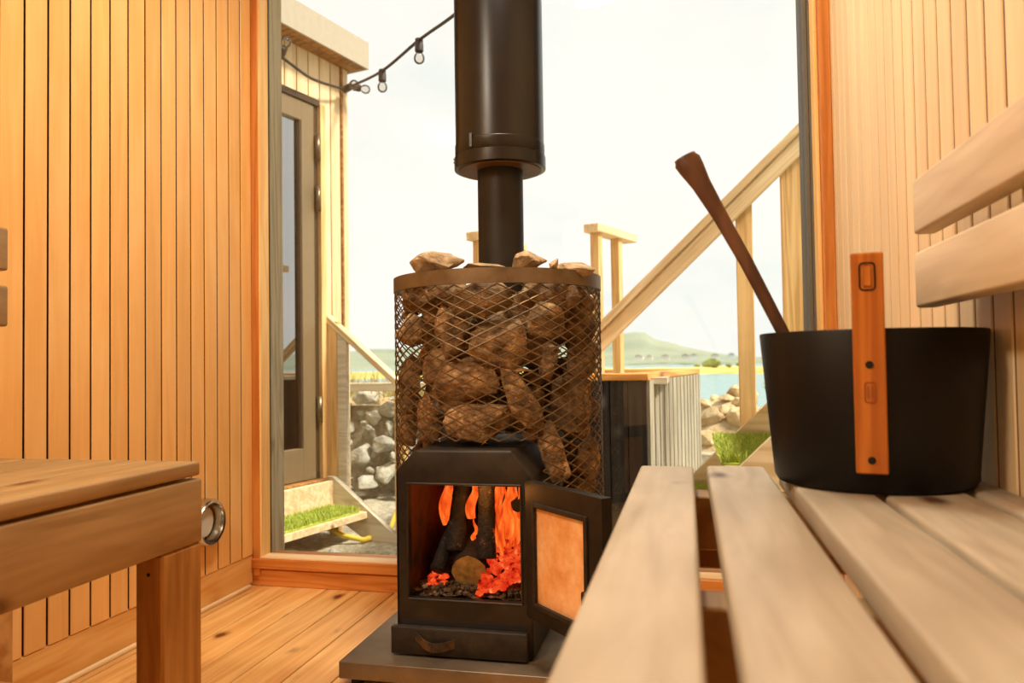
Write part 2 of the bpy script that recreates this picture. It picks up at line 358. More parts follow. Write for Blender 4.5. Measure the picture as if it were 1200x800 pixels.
# water and far land
m, nt, bs, N = mat_base('sea'); L = nt.links.new
bs.inputs['Base Color'].default_value = lin(116, 156, 152); bs.inputs['Roughness'].default_value = .25
tcn = N('ShaderNodeTexCoord'); nn = N('ShaderNodeTexNoise'); nn.inputs['Scale'].default_value = .9; nn.inputs['Detail'].default_value = 5
mpn = N('ShaderNodeMapping'); mpn.inputs['Scale'].default_value = (1, .35, 1); L(tcn.outputs['Object'], mpn.inputs['Vector']); L(mpn.outputs[0], nn.inputs['Vector'])
bp = N('ShaderNodeBump'); bp.inputs['Strength'].default_value = .6; bp.inputs['Distance'].default_value = .3; L(nn.outputs['Fac'], bp.inputs['Height']); L(bp.outputs[0], bs.inputs['Normal'])
mottled('hill', [(.3, lin(122, 134, 112)), (.7, lin(150, 157, 133))], .012, .95, 0, 0, detail=5)
mottled('spit', [(.35, lin(176, 164, 84)), (.6, lin(216, 196, 110)), (.75, lin(190, 186, 110))], .15, .95, 0, 0)
mottled('bush', [(.3, lin(96, 110, 52)), (.7, lin(160, 160, 80))], 1.2, .95, 0, 0)

# ------------------------------------------------------------------ the room
def lining_board(x0, x1, y0, y1, z0, z1, mat, parent):
    """tongue-and-groove board: faces in lining wood, groove shade painted dark on the milled edges"""
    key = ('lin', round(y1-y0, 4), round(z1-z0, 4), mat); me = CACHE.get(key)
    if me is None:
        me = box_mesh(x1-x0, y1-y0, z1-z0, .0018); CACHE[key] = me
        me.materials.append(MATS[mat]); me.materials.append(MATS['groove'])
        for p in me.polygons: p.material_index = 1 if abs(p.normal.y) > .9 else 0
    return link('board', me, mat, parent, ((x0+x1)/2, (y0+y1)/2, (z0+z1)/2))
XL, XR, YF, YB, ZC = -1.285, .365, 2.09, -1.0, 2.2
def structure(o): o['kind'] = 'structure'; return o
fl = structure(box('floor', XL-.1, XR+.1, YB, 2.2, -.16, -.024, 'groove'))
x = XL-.02; k = 0; P = .1045
x = -1.152-P*2
while x < XR:
    box('floorboard', max(x, XL-.03)+.0015, min(x+P, XR)-.0015, YB, YF+.02, -.022, 0, 'pine_floor', fl, .0015); x += P
wl = structure(box('wall_left', XL-.13, XL-.018, YB, 2.2, -.16, ZC, 'groove'))
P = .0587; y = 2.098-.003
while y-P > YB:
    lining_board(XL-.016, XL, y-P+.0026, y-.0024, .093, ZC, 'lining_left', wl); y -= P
wr_ = structure(box('wall_right', XR+.018, XR+.13, YB, 2.2, -.16, ZC, 'groove'))
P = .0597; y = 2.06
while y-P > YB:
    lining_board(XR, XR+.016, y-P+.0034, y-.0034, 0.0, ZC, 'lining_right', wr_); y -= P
structure(box('wall_back', XL-.13, XR+.13, YB-.12, YB, -.16, ZC, 'lining_right'))
structure(box('ceiling', XL-.13, XR+.13, YB, 2.32, ZC, ZC+.14, 'ceiling_white'))
bl = structure(box('baseboard_left', XL-.018, XL-.002, YB, YF+.005, .008, .0925, 'pine_base', None, .002))
box('cove_strip', XL-.002, XL+.010, YB, YF-.02, 0, .011, 'pine_strip', bl, .003, 2)

# front glazing
w1 = structure(empty('window_1', (-.45, YF, 0)))
box('jamb', XL, -1.2605, YF, YF+.052, 0.03, ZC, 'frame_wood', w1, .002)
box('jamb_lit_side', -1.2605, -1.255, YF+.001, YF+.052, .087, ZC, 'jamb_lit', w1, .001)  # thin strip painting the daylit side of the jamb
box('sill_lit_top', -1.26, .338, YF-.001, YF+.052, .0825, .088, 'sill_lit', w1, .001)  # thin sheet painting the sky-lit top of the bottom rail
box('jamb', .338, XR, YF-.06, YF+.10, 0.0, ZC, 'frame_wood', w1, .002)
box('jamb_edge', .330, .338, YF-.03, YF+.08, .05, ZC, 'jamb_lit', w1, .001)
box('bottom_board', XL-.01, .338, YF+.006, YF+.11, 0.0, .049, 'frame_wood_x', w1, .002)
box('bottom_rail', XL-.005, .338, YF-.004, YF+.11, .052, .0825, 'frame_wood_x', w1, .003)
box('top_rail', XL, XR, YF, YF+.052, 2.02, ZC, 'frame_wood_x', w1, .002)
box('pane', -1.258, .334, YF+.053, YF+.059, .084, 2.03, 'glass', w1)
box('seal', -1.262, -1.257, YF+.052, YF+.060, .086, ZC, 'gap_black', w1)
box('seal', .3245, .330, YF+.03, YF+.09, .05, ZC, 'seal_grey', w1)
t1 = structure(box('trim_1', -1.37, -1.256, YF+.060, YF+.140, -.16, ZC, 'grey_post', None, .003))
t2 = structure(box('trim_2', .313, .3245, YF+.03, YF+.14, -.16, ZC, 'seal_grey', None, .002))
t3 = structure(box('trim_3', XL-.1, XR+.1, YF+.112, YF+.20, -.05, .052, 'deck_grey', None, .004))
for i, ((px, py, pz), e) in enumerate(FILL_LAMPS):  # unseen fittings added around the fill lights
    lt = setp(empty('fill_lamp', (px, py, ZC)), 'added round fill lamp on the ceiling ' + ('near the glass in front of the chimney pipe' if i == 0 else 'close to the back wall of the sauna'), 'lamp', 'added round fill lamps')
    link('fill_lamp_body', lathe_mesh([(0, 0), (.19, 0), (.19, -.03), (.175, -.035), (.175, -.02), (0, -.02)], 32), 'white_enamel', lt, (px, py, ZC))

# ------------------------------------------------------------------ benches
br = setp(empty('sauna_bench', (.15, .3, 0)), 'pale grey wooden slatted bench carrying the black bucket', 'bench')
YE = 1.180
for a, b, dy in ((-.072, .006, -.003), (.0245, .108, .006), (.1265, .2085, .004), (.218, .311, .002), (.320, .3625, .0)):
    box('slat', a, b, -.75, YE+dy, .472, .5, 'bench_wood', br, .005, 3)
for y in (1.10, .62, .05, -.6):
    box('cross_support', -.05, .36, y-.023, y+.023, .40, .472, 'bench_left_wood', br, .002)
box('apron', -.066, -.044, -.7, 1.15, .362, .470, 'bench_left_leg', br, .003)
box('end_apron', -.044, .36, 1.127, 1.150, .362, .470, 'bench_left_leg', br, .003)
for y in (1.0, -.55): box('leg', -.044, .006, y, y+.1, 0, .40, 'bench_left_leg', br, .003)
for y in (1.0, -.55): box('leg', .31, .36, y, y+.1, 0, .40, 'bench_left_leg', br, .003)
bL = setp(empty('sauna_bench', (-1.0, .4, 0)), 'brown wooden bench with deep apron against the orange panelled wall', 'bench')
for a, b in ((-.915, -.800), (-1.0275, -.9185), (-1.140, -1.031), (-1.2525, -1.1435)):
    box('slat', a, b, -.75, 1.145, .477, .5, 'bench_left_wood', bL, .004, 2)
box('apron', -.826, -.800, -.75, 1.15, .366, .4715, 'bench_left_wood', bL, .004, 2)
box('end_apron', -1.255, -.826, 1.124, 1.148, .366, .4715, 'bench_left_wood', bL, .003)
box('leg', -.851, -.801, 1.05, 1.15, 0, .3655, 'bench_left_leg', bL, .004)
box('leg', -1.250, -1.195, 1.072, 1.165, 0, .3655, 'bench_rail', bL, .004)
box('leg', -.851, -.801, -.6, -.5, 0, .3655, 'bench_left_leg', bL, .004)
box('leg', -1.250, -1.195, -.6, -.5, 0, .3655, 'bench_left_leg', bL, .004)
box('foot_rail', -1.195, -.851, 1.085, 1.130, .072, .112, 'bench_rail', bL, .003)
for y in (.6, 0): box('cross_support', -1.25, -.826, y, y+.045, .40, .477, 'bench_left_leg', bL, .002)
for y, z in ((1.075, .335), (1.075, .145)):
    link('screw', lathe_mesh([(0, .001), (.003, .001), (.004, -.002)], 10), 'rivet', bL, (-.8262, 1.0505, z)).rotation_euler = (math.radians(90), 0, 0)
def backrest(x0, x1, dirn, wallx, zs, ye, lab, mat):
    b = setp(empty('backrest', (x0, .3, zs[0][0])), lab, 'backrest')
    for k, (a, c) in enumerate(zs): box('slat', min(x0, x1), max(x0, x1), -.75, ye, a, c, mat, b, .005, 3)
    for y in (.78, 0, -.6):
        box('bracket', min(x1, wallx), max(x1, wallx), y, y+.07, zs[0][0]+.02, zs[1][1]-.02, mat, b, .002)
    return b
backrest(.298, .326, 1, XR, ((.722, .796), (.820, .893)), 1.118, 'pale two-slat backrest above the black bucket', 'backrest_wood')
backrest(-1.196, -1.226, -1, XL, ((.736, .810), (.837, .915)), 1.152, 'two-slat backrest on the orange panelled wall', 'bench_left_wood')

# round vent
ve = setp(empty('vent_valve', (XL, 1.842, .241)), 'round chrome ventilation valve set low in orange panelled wall', 'vent')
vm = link('rim', lathe_mesh([(.050, 0), (.0625, 0), (.064, .004), (.0625, .03), (.058, .036), (.052, .034), (.047, .016), (.047, 0)], 40), 'chrome', ve, (XL, 1.842, .241)); vm.rotation_euler = (0, math.radians(90), 0)
vm = link('disc', lathe_mesh([(0, .012), (.030, .014), (.040, .010), (.041, .006), (0, .004)], 36), 'white_enamel', ve, (XL, 1.842, .241)); vm.rotation_euler = (0, math.radians(90), 0)

# ------------------------------------------------------------------ hearth plate and stove
CX, CY, RB = -.452, 1.832, .250
FXc, FYc = -.441, CY
hp = setp(empty('hearth_plate', (CX, 1.76, 0)), 'dark steel floor plate on small feet under the stove', 'plate')
box('plate', -.711, -.195, 1.474, 2.075, .015, .050, 'plate_steel', hp, .002, 2)
for x in (-.68, -.225):
    for y in (1.50, 2.04): link('foot', lathe_mesh([(0, 0), (.014, 0), (.012, .015), (0, .015)], 14), 'gap_black', hp, (x, y, 0))

st = setp(empty('sauna_stove', (CX, 1.7, .05)), 'black wood-burning sauna stove with open glass door and mesh stone basket', 'stove')
# firebox shell with rectangular mouth
X0, X1, YS, YK = -.611, -.316, 1.545, 1.90
out = [(X0, .052), (X1, .052), (X1, .424), (-.357, .477), (-.565, .477), (X0, .432)]
inn = [(-.585, .163), (-.338, .163), (-.338, .405), (-.585, .405)]
bm = bmesh.new(); o0 = Vector((CX, 1.7, .05))
V = lambda x, y, z: bm.verts.new(Vector((x, y, z))-o0)
A = [V(x, YS, z) for x, z in out]; B = [V(x, YK, z) for x, z in out]; I = [V(x, YS, z) for x, z in inn]; J = [V(x, YS+.025, z) for x, z in inn]
F = bm.faces.new
F((A[0], A[1], I[1], I[0])); F((A[1], A[2], I[2], I[1])); F((A[2], A[3], I[2])); F((A[3], A[4], I[3], I[2])); F((A[4], A[5], I[3])); F((A[5], A[0], I[0], I[3]))
for k in range(6): F((A[k], A[(k+1) % 6], B[(k+1) % 6], B[k]))
F(B[::-1])
for k in range(4): F((I[k], I[(k+1) % 4], J[(k+1) % 4], J[k]))
es = [e for e in bm.edges if e.verts[0] in A and e.verts[1] in A]
es += [e for e in bm.edges if (e.verts[0] in A) != (e.verts[1] in A) and (e.verts[0] in B or e.verts[1] in B)]
bmesh.ops.bevel(bm, geom=es, offset=.006, segments=3, affect='EDGES', profile=.5)
fbx = link('firebox', bm_mesh(bm), 'stove_iron', st, o0, smooth=True); fbx.data.set_sharp_from_angle(angle=math.radians(38))
# mouth lip
bm = bmesh.new()
for a, b in ((0, 1), (1, 2), (2, 3), (3, 0)):
    p, q = inn[a], inn[b]
    tube_bm(bm, [Vector((p[0]-CX, YS-1.7, p[1]-.05)), Vector((q[0]-CX, YS-1.7, q[1]-.05))], .0028, 6)
link('mouth_lip', bm_mesh(bm), 'stove_rough', fbx, o0)
# chamber
bm = bmesh.new()
c0 = [(-.592, .150), (-.331, .150), (-.331, .418), (-.592, .418)]
a = [bm.verts.new(Vector((x, YS+.024, z))-o0) for x, z in c0]; b = [bm.verts.new(Vector((x, 1.86, z))-o0) for x, z in c0]
for k in range(4): bm.faces.new((a[k], a[(k+1) % 4], b[(k+1) % 4], b[k]))
bm.faces.new(b)
link('fire_chamber', bm_mesh(bm), 'rust_chamber', st, o0)
# ash drawer
dr = box('ash_drawer', -.617, -.326, 1.526, 1.544, .054, .110, 'stove_rough', st, .002, 2)
box('drawer_slot', -.600, -.330, 1.5435, 1.5455, .110, .122, 'gap_black', st)
pts = []
for k in range(13):
    t = k/12; pts.append((-.563+.085*t, 1.5255-.020*math.sin(math.pi*t), .094-.010*math.sin(math.pi*t)-.012*t))
bm = bmesh.new()
rows = []
for p in pts:
    v = Vector(p)-Vector(pts[0]); rows.append([bm.verts.new(v+Vector((0, 0, h))+Vector((0, d, 0))) for h, d in ((.009, 0), (.009, .003), (-.009, .003), (-.009, 0))])
for p, q in zip(rows, rows[1:]):
    for k in range(4): bm.faces.new((p[k], p[(k+1) % 4], q[(k+1) % 4], q[k]))
bm.faces.new(rows[0]); bm.faces.new(rows[-1][::-1])
mottled('rusty_handle', [(.4, lin(50, 42, 32)), (.66, lin(112, 78, 40))], 30, .6, .3, .2)
link('drawer_handle', bm_mesh(bm), 'rusty_handle', dr, pts[0])
# door, opened wide
HX, HY, DZ0, DZ1, DW = -.3175, 1.535, .146, .418, .252
ang = math.atan2(1.357-HY, -.146-HX)
do = empty('door', Vector((HX, HY, DZ0))-o0, ang, st); H = DZ1-DZ0
T = .022     # local x along the door, local +y = the side that faces the room when shut -> outer; inner side = -y towards camera
bm = bmesh.new()
def addbox(bm, x0, x1, y0, y1, z0, z1):
    g = bmesh.ops.create_cube(bm, size=1)['verts']
    bmesh.ops.scale(bm, vec=(x1-x0, y1-y0, z1-z0), verts=g); bmesh.ops.translate(bm, vec=((x0+x1)/2, (y0+y1)/2, (z0+z1)/2), verts=g)
fr_ = [(0, .028, 0, H), (DW-.040, DW, 0, H), (.028, DW-.040, H-.040, H), (.028, DW-.040, 0, .030)]
for x0, x1, z0, z1 in fr_: addbox(bm, x0, x1, -T/2, T/2, z0, z1)
link('door_frame', bm_mesh(bm), 'stove_iron', do, (0, 0, 0), True)
for nm, x0, x1, z0, z1 in (('glass_retainer', .026, .034, .028, H-.038), ('glass_retainer', DW-.052, DW-.042, .028, H-.038), ('glass_retainer', .034, DW-.052, H-.048, H-.038), ('glass_retainer', .034, DW-.052, .026, .036)):
    box(nm, x0, x1, -T/2-.004, -T/2+.004, z0, z1, 'stove_rough', do, .001, local=True)
box('door_pane', .028, DW-.040, -.005, .001, .030, H-.040, 'stove_glass', do, local=True)
box('latch_hook', DW-.054, DW-.018, -T/2-.010, -T/2, .086, .100, 'stove_rough', do, .002, local=True)
box('latch_hook', DW-.054, DW-.045, -T/2-.010, -T/2, .074, .100, 'stove_rough', do, .002, local=True)
for z in (.03, H-.06): tube('hinge', [(0, T/2, z), (0, T/2, z+.035)], .007, 'stove_iron', do, 12, True)
tube('door_knob', [(DW-.02, T/2, .13), (DW-.02, T/2+.03, .13), (DW-.02, T/2+.034, .13), (DW-.02, T/2+.06, .13)], [.006, .006, .013, .013], 'stove_rough', do, 12, True)

# basket: rim, expanded-metal mesh, bottom ring, back body
prof = [(RB-.004, .829), (RB+.003, .829), (RB+.003, .862), (RB-.004, .862), (RB-.004, .829)]
ri = link('basket_rim', lathe_mesh([(r, z-.83) for r, z in prof], 96), 'rim_steel', st, (CX, CY, .83))
bm = bmesh.new(); NH = 33; dz = .0112; z0m, z1m = .20, .832
def inside(p): return X0-.004 < p.x < X1+.004 and p.z < .482 and p.y < CY
steps = int((z1m-z0m)/dz)
for fam in (1, -1):
    for h in range(NH):
        run = []
        for s in range(steps+1):
            tw = s*.5*(2*math.pi/NH)*fam
            th = 2*math.pi*h/NH+tw
            p = Vector((CX+RB*math.cos(th), CY+RB*math.sin(th), z0m+s*dz))
            if inside(p):
                if len(run) > 1: tube_bm(bm, [q-Vector((CX, CY, .2)) for q in run], (.0017), 4, cap=False)
                run = []
            else: run.append(p)
        if len(run) > 1: tube_bm(bm, [q-Vector((CX, CY, .2)) for q in run], (.0017), 4, cap=False)
link('mesh_screen', bm_mesh(bm), 'mesh_steel', st, (CX, CY, .2), smooth=False)
box('body', X0+.01, X1-.01, 1.86, 2.03, .052, .44, 'stove_iron', st, .004)
# flue
fu = setp(empty('flue', (FXc, FYc, .80)), 'black double-walled chimney pipe rising from the stove', 'chimney')
link('inner_pipe', lathe_mesh([(0, 0), (.056, 0), (.056, .36), (0, .36)], 48), 'flue_pipe', fu, (FXc, FYc, .79))
op = link('insulated_pipe', lathe_mesh([(.108, .01), (.1095, .03), (.1105, .032), (.1105, .055), (.1090, .057), (.109, 1.25), (0, 1.25)], 72), 'flue_black', fu, (FXc, FYc, 1.135))
link('end_collar', lathe_mesh([(.058, .004), (.106, .0), (.1125, .002), (.1128, .010), (.1128, .030), (.1085, .032), (.060, .012), (.058, .004)], 72), 'flue_black', fu, (FXc, FYc, 1.13))
link('under_ring', lathe_mesh([(.057, .0), (.102, -.001), (.102, .004), (.057, .004), (.057, 0)], 64), 'flue_under', fu, (FXc, FYc, 1.129))
a = math.radians(246)
box('seam_clip', FXc+.112*math.cos(a)-.004, FXc+.112*math.cos(a)+.004, FYc+.112*math.sin(a)-.002, FYc+.112*math.sin(a)+.006, 1.166, 1.20, 'flue_black', fu, .001)
for dg in (195, 335):
    for zz in (1.152, 1.160):
        a = math.radians(dg); link('screw', lathe_mesh([(0, .002), (.003, .001), (.0035, -.002)], 8), 'rivet', fu, (FXc+.1128*math.cos(a), FYc+.1128*math.sin(a), zz)).rotation_euler = (math.pi/2, 0, a+math.pi/2)

# ------------------------------------------------------------------ stones in the basket
# (x across, z height, radius from axis, half sizes, tilt) measured on the basket front
def stone(x, z, rad, sx, sz, tilt, seed, mat='stone', lab=None, grp='stones inside the mesh basket', sy=None, yy=None):
    dx = x-CX
    y = yy if yy is not None else CY-math.sqrt(max(rad*rad-dx*dx, .0004))
    me = rock_mesh(seed, sx, sy or min(sx, sz)*.85, sz)
    o = link('sauna_stone', me, mat, None, (x, y, z)); o.rotation_euler = (R.uniform(-.2, .2), tilt, 0)
    setp(o, lab or 'angular brown stone packed inside the mesh basket', 'stone', grp); return o
front = [  # x, z, half width, half height, tilt, what sets it apart (None: only its place does)
 (-.446, .796, .074, .037, .05, 'broad slab of stone wedged under the basket rim'), (-.515, .721, .060, .064, -.2, 'large lumpy stone below the broad slab in the basket'),
 (-.402, .710, .062, .056, .1, 'rounded ochre stone in the middle of the basket'), (-.305, .741, .048, .050, .3, 'angular stone beside the rounded ochre stone in the basket'),
 (-.292, .806, .056, .029, .1, 'flat stone tucked under the rim next to the broad slab'), (-.303, .650, .050, .045, .0, 'small pale-edged stone under the angular stone in the basket'),
 (-.361, .584, .050, .078, -.5, 'long leaning stone pointing at the stove door hinge'), (-.439, .530, .080, .046, -.05, 'wide stone lying directly on the firebox top'),
 (-.480, .621, .072, .044, -.3, 'tapering stone with a rough pale end above the wide stone'), (-.575, .527, .042, .064, .1, 'upright orange-brown stone at the firebox shoulder'),
 (-.645, .728, .030, .046, .2, None), (-.291, .451, .027, .070, -.25, 'narrow stone standing on the sloping firebox shoulder'),
 (-.262, .558, .050, .060, .2, 'dark stone behind the narrow standing stone'), (-.236, .742, .042, .056, .0, None), (-.592, .809, .043, .027, .1, None), (-.233, .664, .036, .048, .3, None),
 (-.221, .535, .028, .064, .1, None), (-.237, .425, .030, .052, .2, None), (-.668, .625, .028, .050, .1, None), (-.668, .500, .026, .052, .0, None),
 (-.358, .780, .034, .034, .6, None), (-.223, .809, .032, .027, .2, None), (-.336, .512, .034, .030, .4, None), (-.640, .575, .026, .034, .1, None), (-.510, .565, .04, .03, .1, None), (-.560, .650, .04, .04, .2, None), (-.41, .655, .05, .03, .1, None), (-.56, .775, .04, .03, .1, None)]
placed = []
for i, (x, z, sx, sz, tl, lab) in enumerate(front):
    deep = .045 if i in (20, 22, 24, 25, 26, 27) else 0.
    sx, sz = sx*1.14, sz*1.14
    rad = RB-.004-min(sx, sz)*.8-deep-.35*sx*sx/RB
    if abs(x-CX) > rad: x = CX+math.copysign(rad*.985, x-CX)
    o = stone(x, z, rad, sx, sz, tl, 100+i, lab=lab, sy=min(sx, sz)*.8)
    placed.append((o.location.copy(), (sx+sz)*.45))
k = 0; rnd = random.Random(21); tries = 0
while tries < 9000:                                # the fill behind the front layer, dropped in wherever there is room
    tries += 1
    s = rnd.uniform(.034, .056) if tries < 5000 else rnd.uniform(.024, .036)
    a = rnd.uniform(0, 2*math.pi); q = rnd.uniform(.02, RB-s-.004)
    p = Vector((CX+q*math.cos(a), CY+q*math.sin(a), rnd.uniform(.26, .835)))
    if p.z-s < .485 and X0-s*.9 < p.x < X1+s*.9: continue
    if p.z < .56 and X0 < p.x < X1 and p.y > CY+.1: pass
    if math.hypot(p.x-FXc, p.y-FYc) < .056+s*.8 and p.z+s > .80: continue
    if p.y > CY+.02 and (q < .12 or s < .031): continue
    if p.y < CY-.05 and s < .037: continue
    if any((p-c).length < (r+s)*.80 for c, r in placed): continue
    placed.append((p, s)); stone(p.x, p.z, 0, s*1.1, s*.95, rnd.uniform(-.5, .5), 300+k, yy=p.y, sy=s*1.05); k += 1
tops = [(-.556, .888, .066, .026, .0, 'pale flat stone overhanging the basket rim', 1.675, 7), (-.439, .872, .052, .019, .05, 'low rough stone peeping over the basket rim in front of the pipe', 1.655, 8),
        (-.340, .884, .046, .027, -.1, 'blocky pale stone on top of the basket beside the pipe', 1.69, 9), (-.242, .867, .050, .019, .08, 'dark-edged flat stone sloping on the basket rim', 1.735, 10), (-.280, .872, .020, .014, .5, 'small pointed stone on the basket between two larger ones', 1.655, 12)]
for x, z, sx, sz, tl, lab, yy, sd in tops:
    stone(x, z, 0, sx, sz, tl, 500+sd, 'stone_pale', lab, 'stones lying on top of the basket', sy=.05 if sx > .03 else .02, yy=yy)
for j in range(9):
    a = 2*math.pi*j/9+.3; x, y = CX+.165*math.cos(a), CY+.165*math.sin(a)
    if y < CY+.02: continue
    stone(x, .845, 0, .05, .022, R.uniform(-.2, .2), 560+j, 'stone_pale', 'pale stone at the back of the basket top', 'stones at the back of the basket top', yy=y, sy=.045)

# ------------------------------------------------------------------ the fire
def logm(p, q, r, seed, n=16, taper=.9):
    rnd = random.Random(seed); p, q = Vector(p), Vector(q); bm = bmesh.new()
    d = (q-p).normalized(); u = d.orthogonal().normalized(); v = d.cross(u); rings = []
    M = 14
    for i in range(M+1):
        t = i/M; c = (q-p)*t; ring = []
        for k in range(n):
            a = 2*math.pi*k/n
            rr_ = r*(1-(1-taper)*t)*(1+.16*noise.noise(Vector((math.cos(a)*1.5+seed, math.sin(a)*1.5, t*5)))+.06*noise.noise(Vector((math.cos(a)*5, math.sin(a)*5+seed, t*14))))
            ring.append(bm.verts.new(c+u*math.cos(a)*rr_+v*math.sin(a)*rr_))
        rings.append(ring)
    for A, B in zip(rings, rings[1:]):
        for k in range(n): bm.faces.new((A[k], A[(k+1) % n], B[(k+1) % n], B[k]))
    bm.faces.new(rings[-1])
    fe = bmesh.new(); fe.faces.new([fe.verts.new(x.co+(-d)*.0012) for x in rings[0]][::-1]); 
    bm.faces.new(rings[0][::-1])
    return bm_mesh(bm), bm_mesh(fe), p
def firelog(p, q, r, seed, mat, emat, lab):
    me, en, c = logm(p, q, r, seed); o = link('firewood_log', me, mat, None, c, smooth=True); setp(o, lab, 'log', 'logs burning in the stove')
    if emat: link('cut_end', en, emat, o, c)
    return o
firelog((-.468, 1.606, .208), (-.492, 1.80, .262), .039, 3, 'char_bark', 'log_end', 'split log with a pale cut end facing out of the stove')
firelog((-.507, 1.632, .245), (-.506, 1.70, .416), .021, 5, 'char', None, 'upright blackened log above the split log, next to the chamber wall flames')
firelog((-.545, 1.618, .205), (-.522, 1.69, .300), .017, 4, 'char', 'gap_black', 'small charred log end with a round black face')
firelog((-.430, 1.612, .236), (-.441, 1.66, .416), .020, 8, 'char', None, 'upright blackened log with glowing edges beside the ember heap')
firelog((-.366, 1.640, .348), (-.385, 1.80, .34), .015, 9, 'char', 'gap_black', 'charred log end in the glowing corner of the stove')
# ash bed and embers
rnd = random.Random(5)
bm = bmesh.new(); n = 26
grid = [[bm.verts.new((-.130+.260*i/n, -.13+.27*j/n, (.018+.03*j/n)+.014*noise.noise(Vector((i*.45, j*.45, 1)))+.006*noise.noise(Vector((i*1.3, j*1.3, 4))))) for j in range(n+1)] for i in range(n+1)]
for i in range(n):
    for j in range(n): bm.faces.new((grid[i][j], grid[i+1][j], grid[i+1][j+1], grid[i][j+1]))
setp(link('ash_bed', bm_mesh(bm), 'ash', None, (-.461, 1.705, .146), smooth=True), 'grey ash bed on the stove floor', 'ash', kind='stuff')
def chunks(name, mat, spots, lab, seed):
    rnd = random.Random(seed); bm = bmesh.new()
    for (x, y, z, s) in spots:
        g = bmesh.ops.create_icosphere(bm, subdivisions=1, radius=s)['verts']
        for v in g:
            v.co = Vector((v.co.x*rnd.uniform(.8, 1.5), v.co.y*rnd.uniform(.8, 1.4), v.co.z*rnd.uniform(.7, 1.1)))
        bmesh.ops.translate(bm, vec=(x+.46, y-1.7, z-.17), verts=g)
    return setp(link(name, bm_mesh(bm), mat, None, (-.46, 1.7, .17)), lab, 'embers', kind='stuff')
sp = []
for _ in range(330):
    x = rnd.uniform(-.442, -.346); y = rnd.uniform(1.580, 1.70); t = (y-1.580)/.12
    zt = .174+(x+.442)*.45+t*.12
    sp.append((x, y, min(zt, .34)*rnd.uniform(.96, 1.0)-rnd.uniform(0, .01), rnd.uniform(.004, .010)))
chunks('ember_heap', 'ember', sp, 'glowing red embers heaped on the hinge side of the fire', 1)
sp = [(rnd.uniform(-.560, -.530), rnd.uniform(1.60, 1.65), rnd.uniform(.174, .194), rnd.uniform(.004, .008)) for _ in range(40)]
chunks('ember_patch', 'ember', sp, 'small patch of red embers under the charred log end', 2)
sp = [(rnd.uniform(-.585, -.345), rnd.uniform(1.578, 1.63), rnd.uniform(.164, .180), rnd.uniform(.003, .007)) for _ in range(260)]
chunks('cinders', 'ash', sp, 'loose grey cinders along the front of the fire', 3)
def flame(base, h, w, lean, seed, lab='orange tongue of flame behind the logs'):
    rnd = random.Random(seed); pts = []; rs = []
    for i in range(15):
        t = i/14
        pts.append(Vector(base)+Vector((lean*t+.006*math.sin(t*7+seed), .01*math.sin(t*5+seed*2), h*t)))
        r = w*(math.sin(math.pi*(.12+.88*t)**.7)**.8)*(1-.35*t)+.0008
        rs.append((r, r*.55))
    o = tube('flame', pts, rs, 'flame', None, 12); return setp(o, lab, 'flame', 'flames in the stove')
for i, (x, y, z, h, w, ln) in enumerate(((-.574, 1.80, .27, .14, .015, .01), (-.566, 1.75, .28, .130, .014, .010), (-.552, 1.71, .30, .112, .012, .006))):
    flame((x, y, z), h, w, ln, 1+i)
flame((-.474, 1.650, .315), .092, .013, .006, 3, 'orange tongue of flame licking between two logs'); flame((-.462, 1.632, .270), .045, .007, .003, 4, 'small flame low between the split log and the upright log')
for i in range(18):
    row = i//6; y = 1.650+.028*row; x = -.408-.010*row+.050*(i % 6)/5+R.uniform(-.004, .004); z = .225+.015*row
    flame((x, y, z), R.uniform(.150, .175), R.uniform(.008, .014), R.uniform(-.010, .010), 20+i, 'orange tongue of flame over the ember heap')
light('fire_light', 'POINT', (-.44, 1.60, .385), .6, (1, .36, .08), shadow_soft_size=.03)

# ------------------------------------------------------------------ bucket and ladle
BX, BY, BH, RT, RB0 = .2275, 1.062, .190, .1335, .118
bk = setp(empty('sauna_bucket', (BX, BY, .5)), 'black sauna bucket with upright wooden handle on the pale bench', 'bucket')
link('pail', lathe_mesh([(0, .004), (RB0-.012, .004), (RB0-.012, 0), (RB0-.004, .001), (RB0, .008), (RB0+.0045, .06), (RT, BH-.002), (RT-.001, BH), (RT-.003, BH), (RT-.0045, BH-.004), (RB0-.004, .012), (0, .012)], 80), 'bucket_black', bk, (BX, BY, .5))
link('water', lathe_mesh([(0, .08), (RB0+.001, .08), (RB0+.001, .078), (0, .078)], 48), 'bucket_inside', bk, (BX, BY, .5))
# handle plane: runs along the line of sight
hd = Vector((BX, BY, 0)).normalized(); sd = Vector((hd.y, -hd.x, 0))
ha = math.atan2(sd.y, sd.x)
def strap(name, side, z0, z1, w, th, mat):
    # leans with the tapering wall
    lo = Vector((BX, BY, .5))+hd*side*(RB0+(RT-RB0)*z0/BH+th/2+.001); hi = Vector((BX, BY, .5))+hd*side*(RB0+(RT-RB0)*z1/BH+th/2+.001)
    lo.z += z0; hi.z += z1
    d = (hi-lo); ln = d.length; d.normalize(); y = d.cross(sd)
    me = box_mesh(w, th, ln, .0015); o = link(name, me, mat, bk, (lo+hi)/2)
    o.rotation_euler = Matrix((sd, y, d)).transposed().to_euler(); return o, lo, hi, d
so, lo, hi, dd = strap('handle_strap', -1, .026, .274, .0335, .007, 'handle_wood')
so2, lo2, hi2, d2 = strap('handle_strap', 1, .06, .287, .031, .007, 'handle_wood')
for zz in (.0155, .1235):
    p = lo+dd*zz-hd*.0042; rv = link('rivet', lathe_mesh([(0, .0015), (.003, .0015), (.0042, 0), (.0042, -.002)], 16), 'rivet', bk, p)
    rv.rotation_euler = (-hd).to_track_quat('Z', 'Y').to_euler()
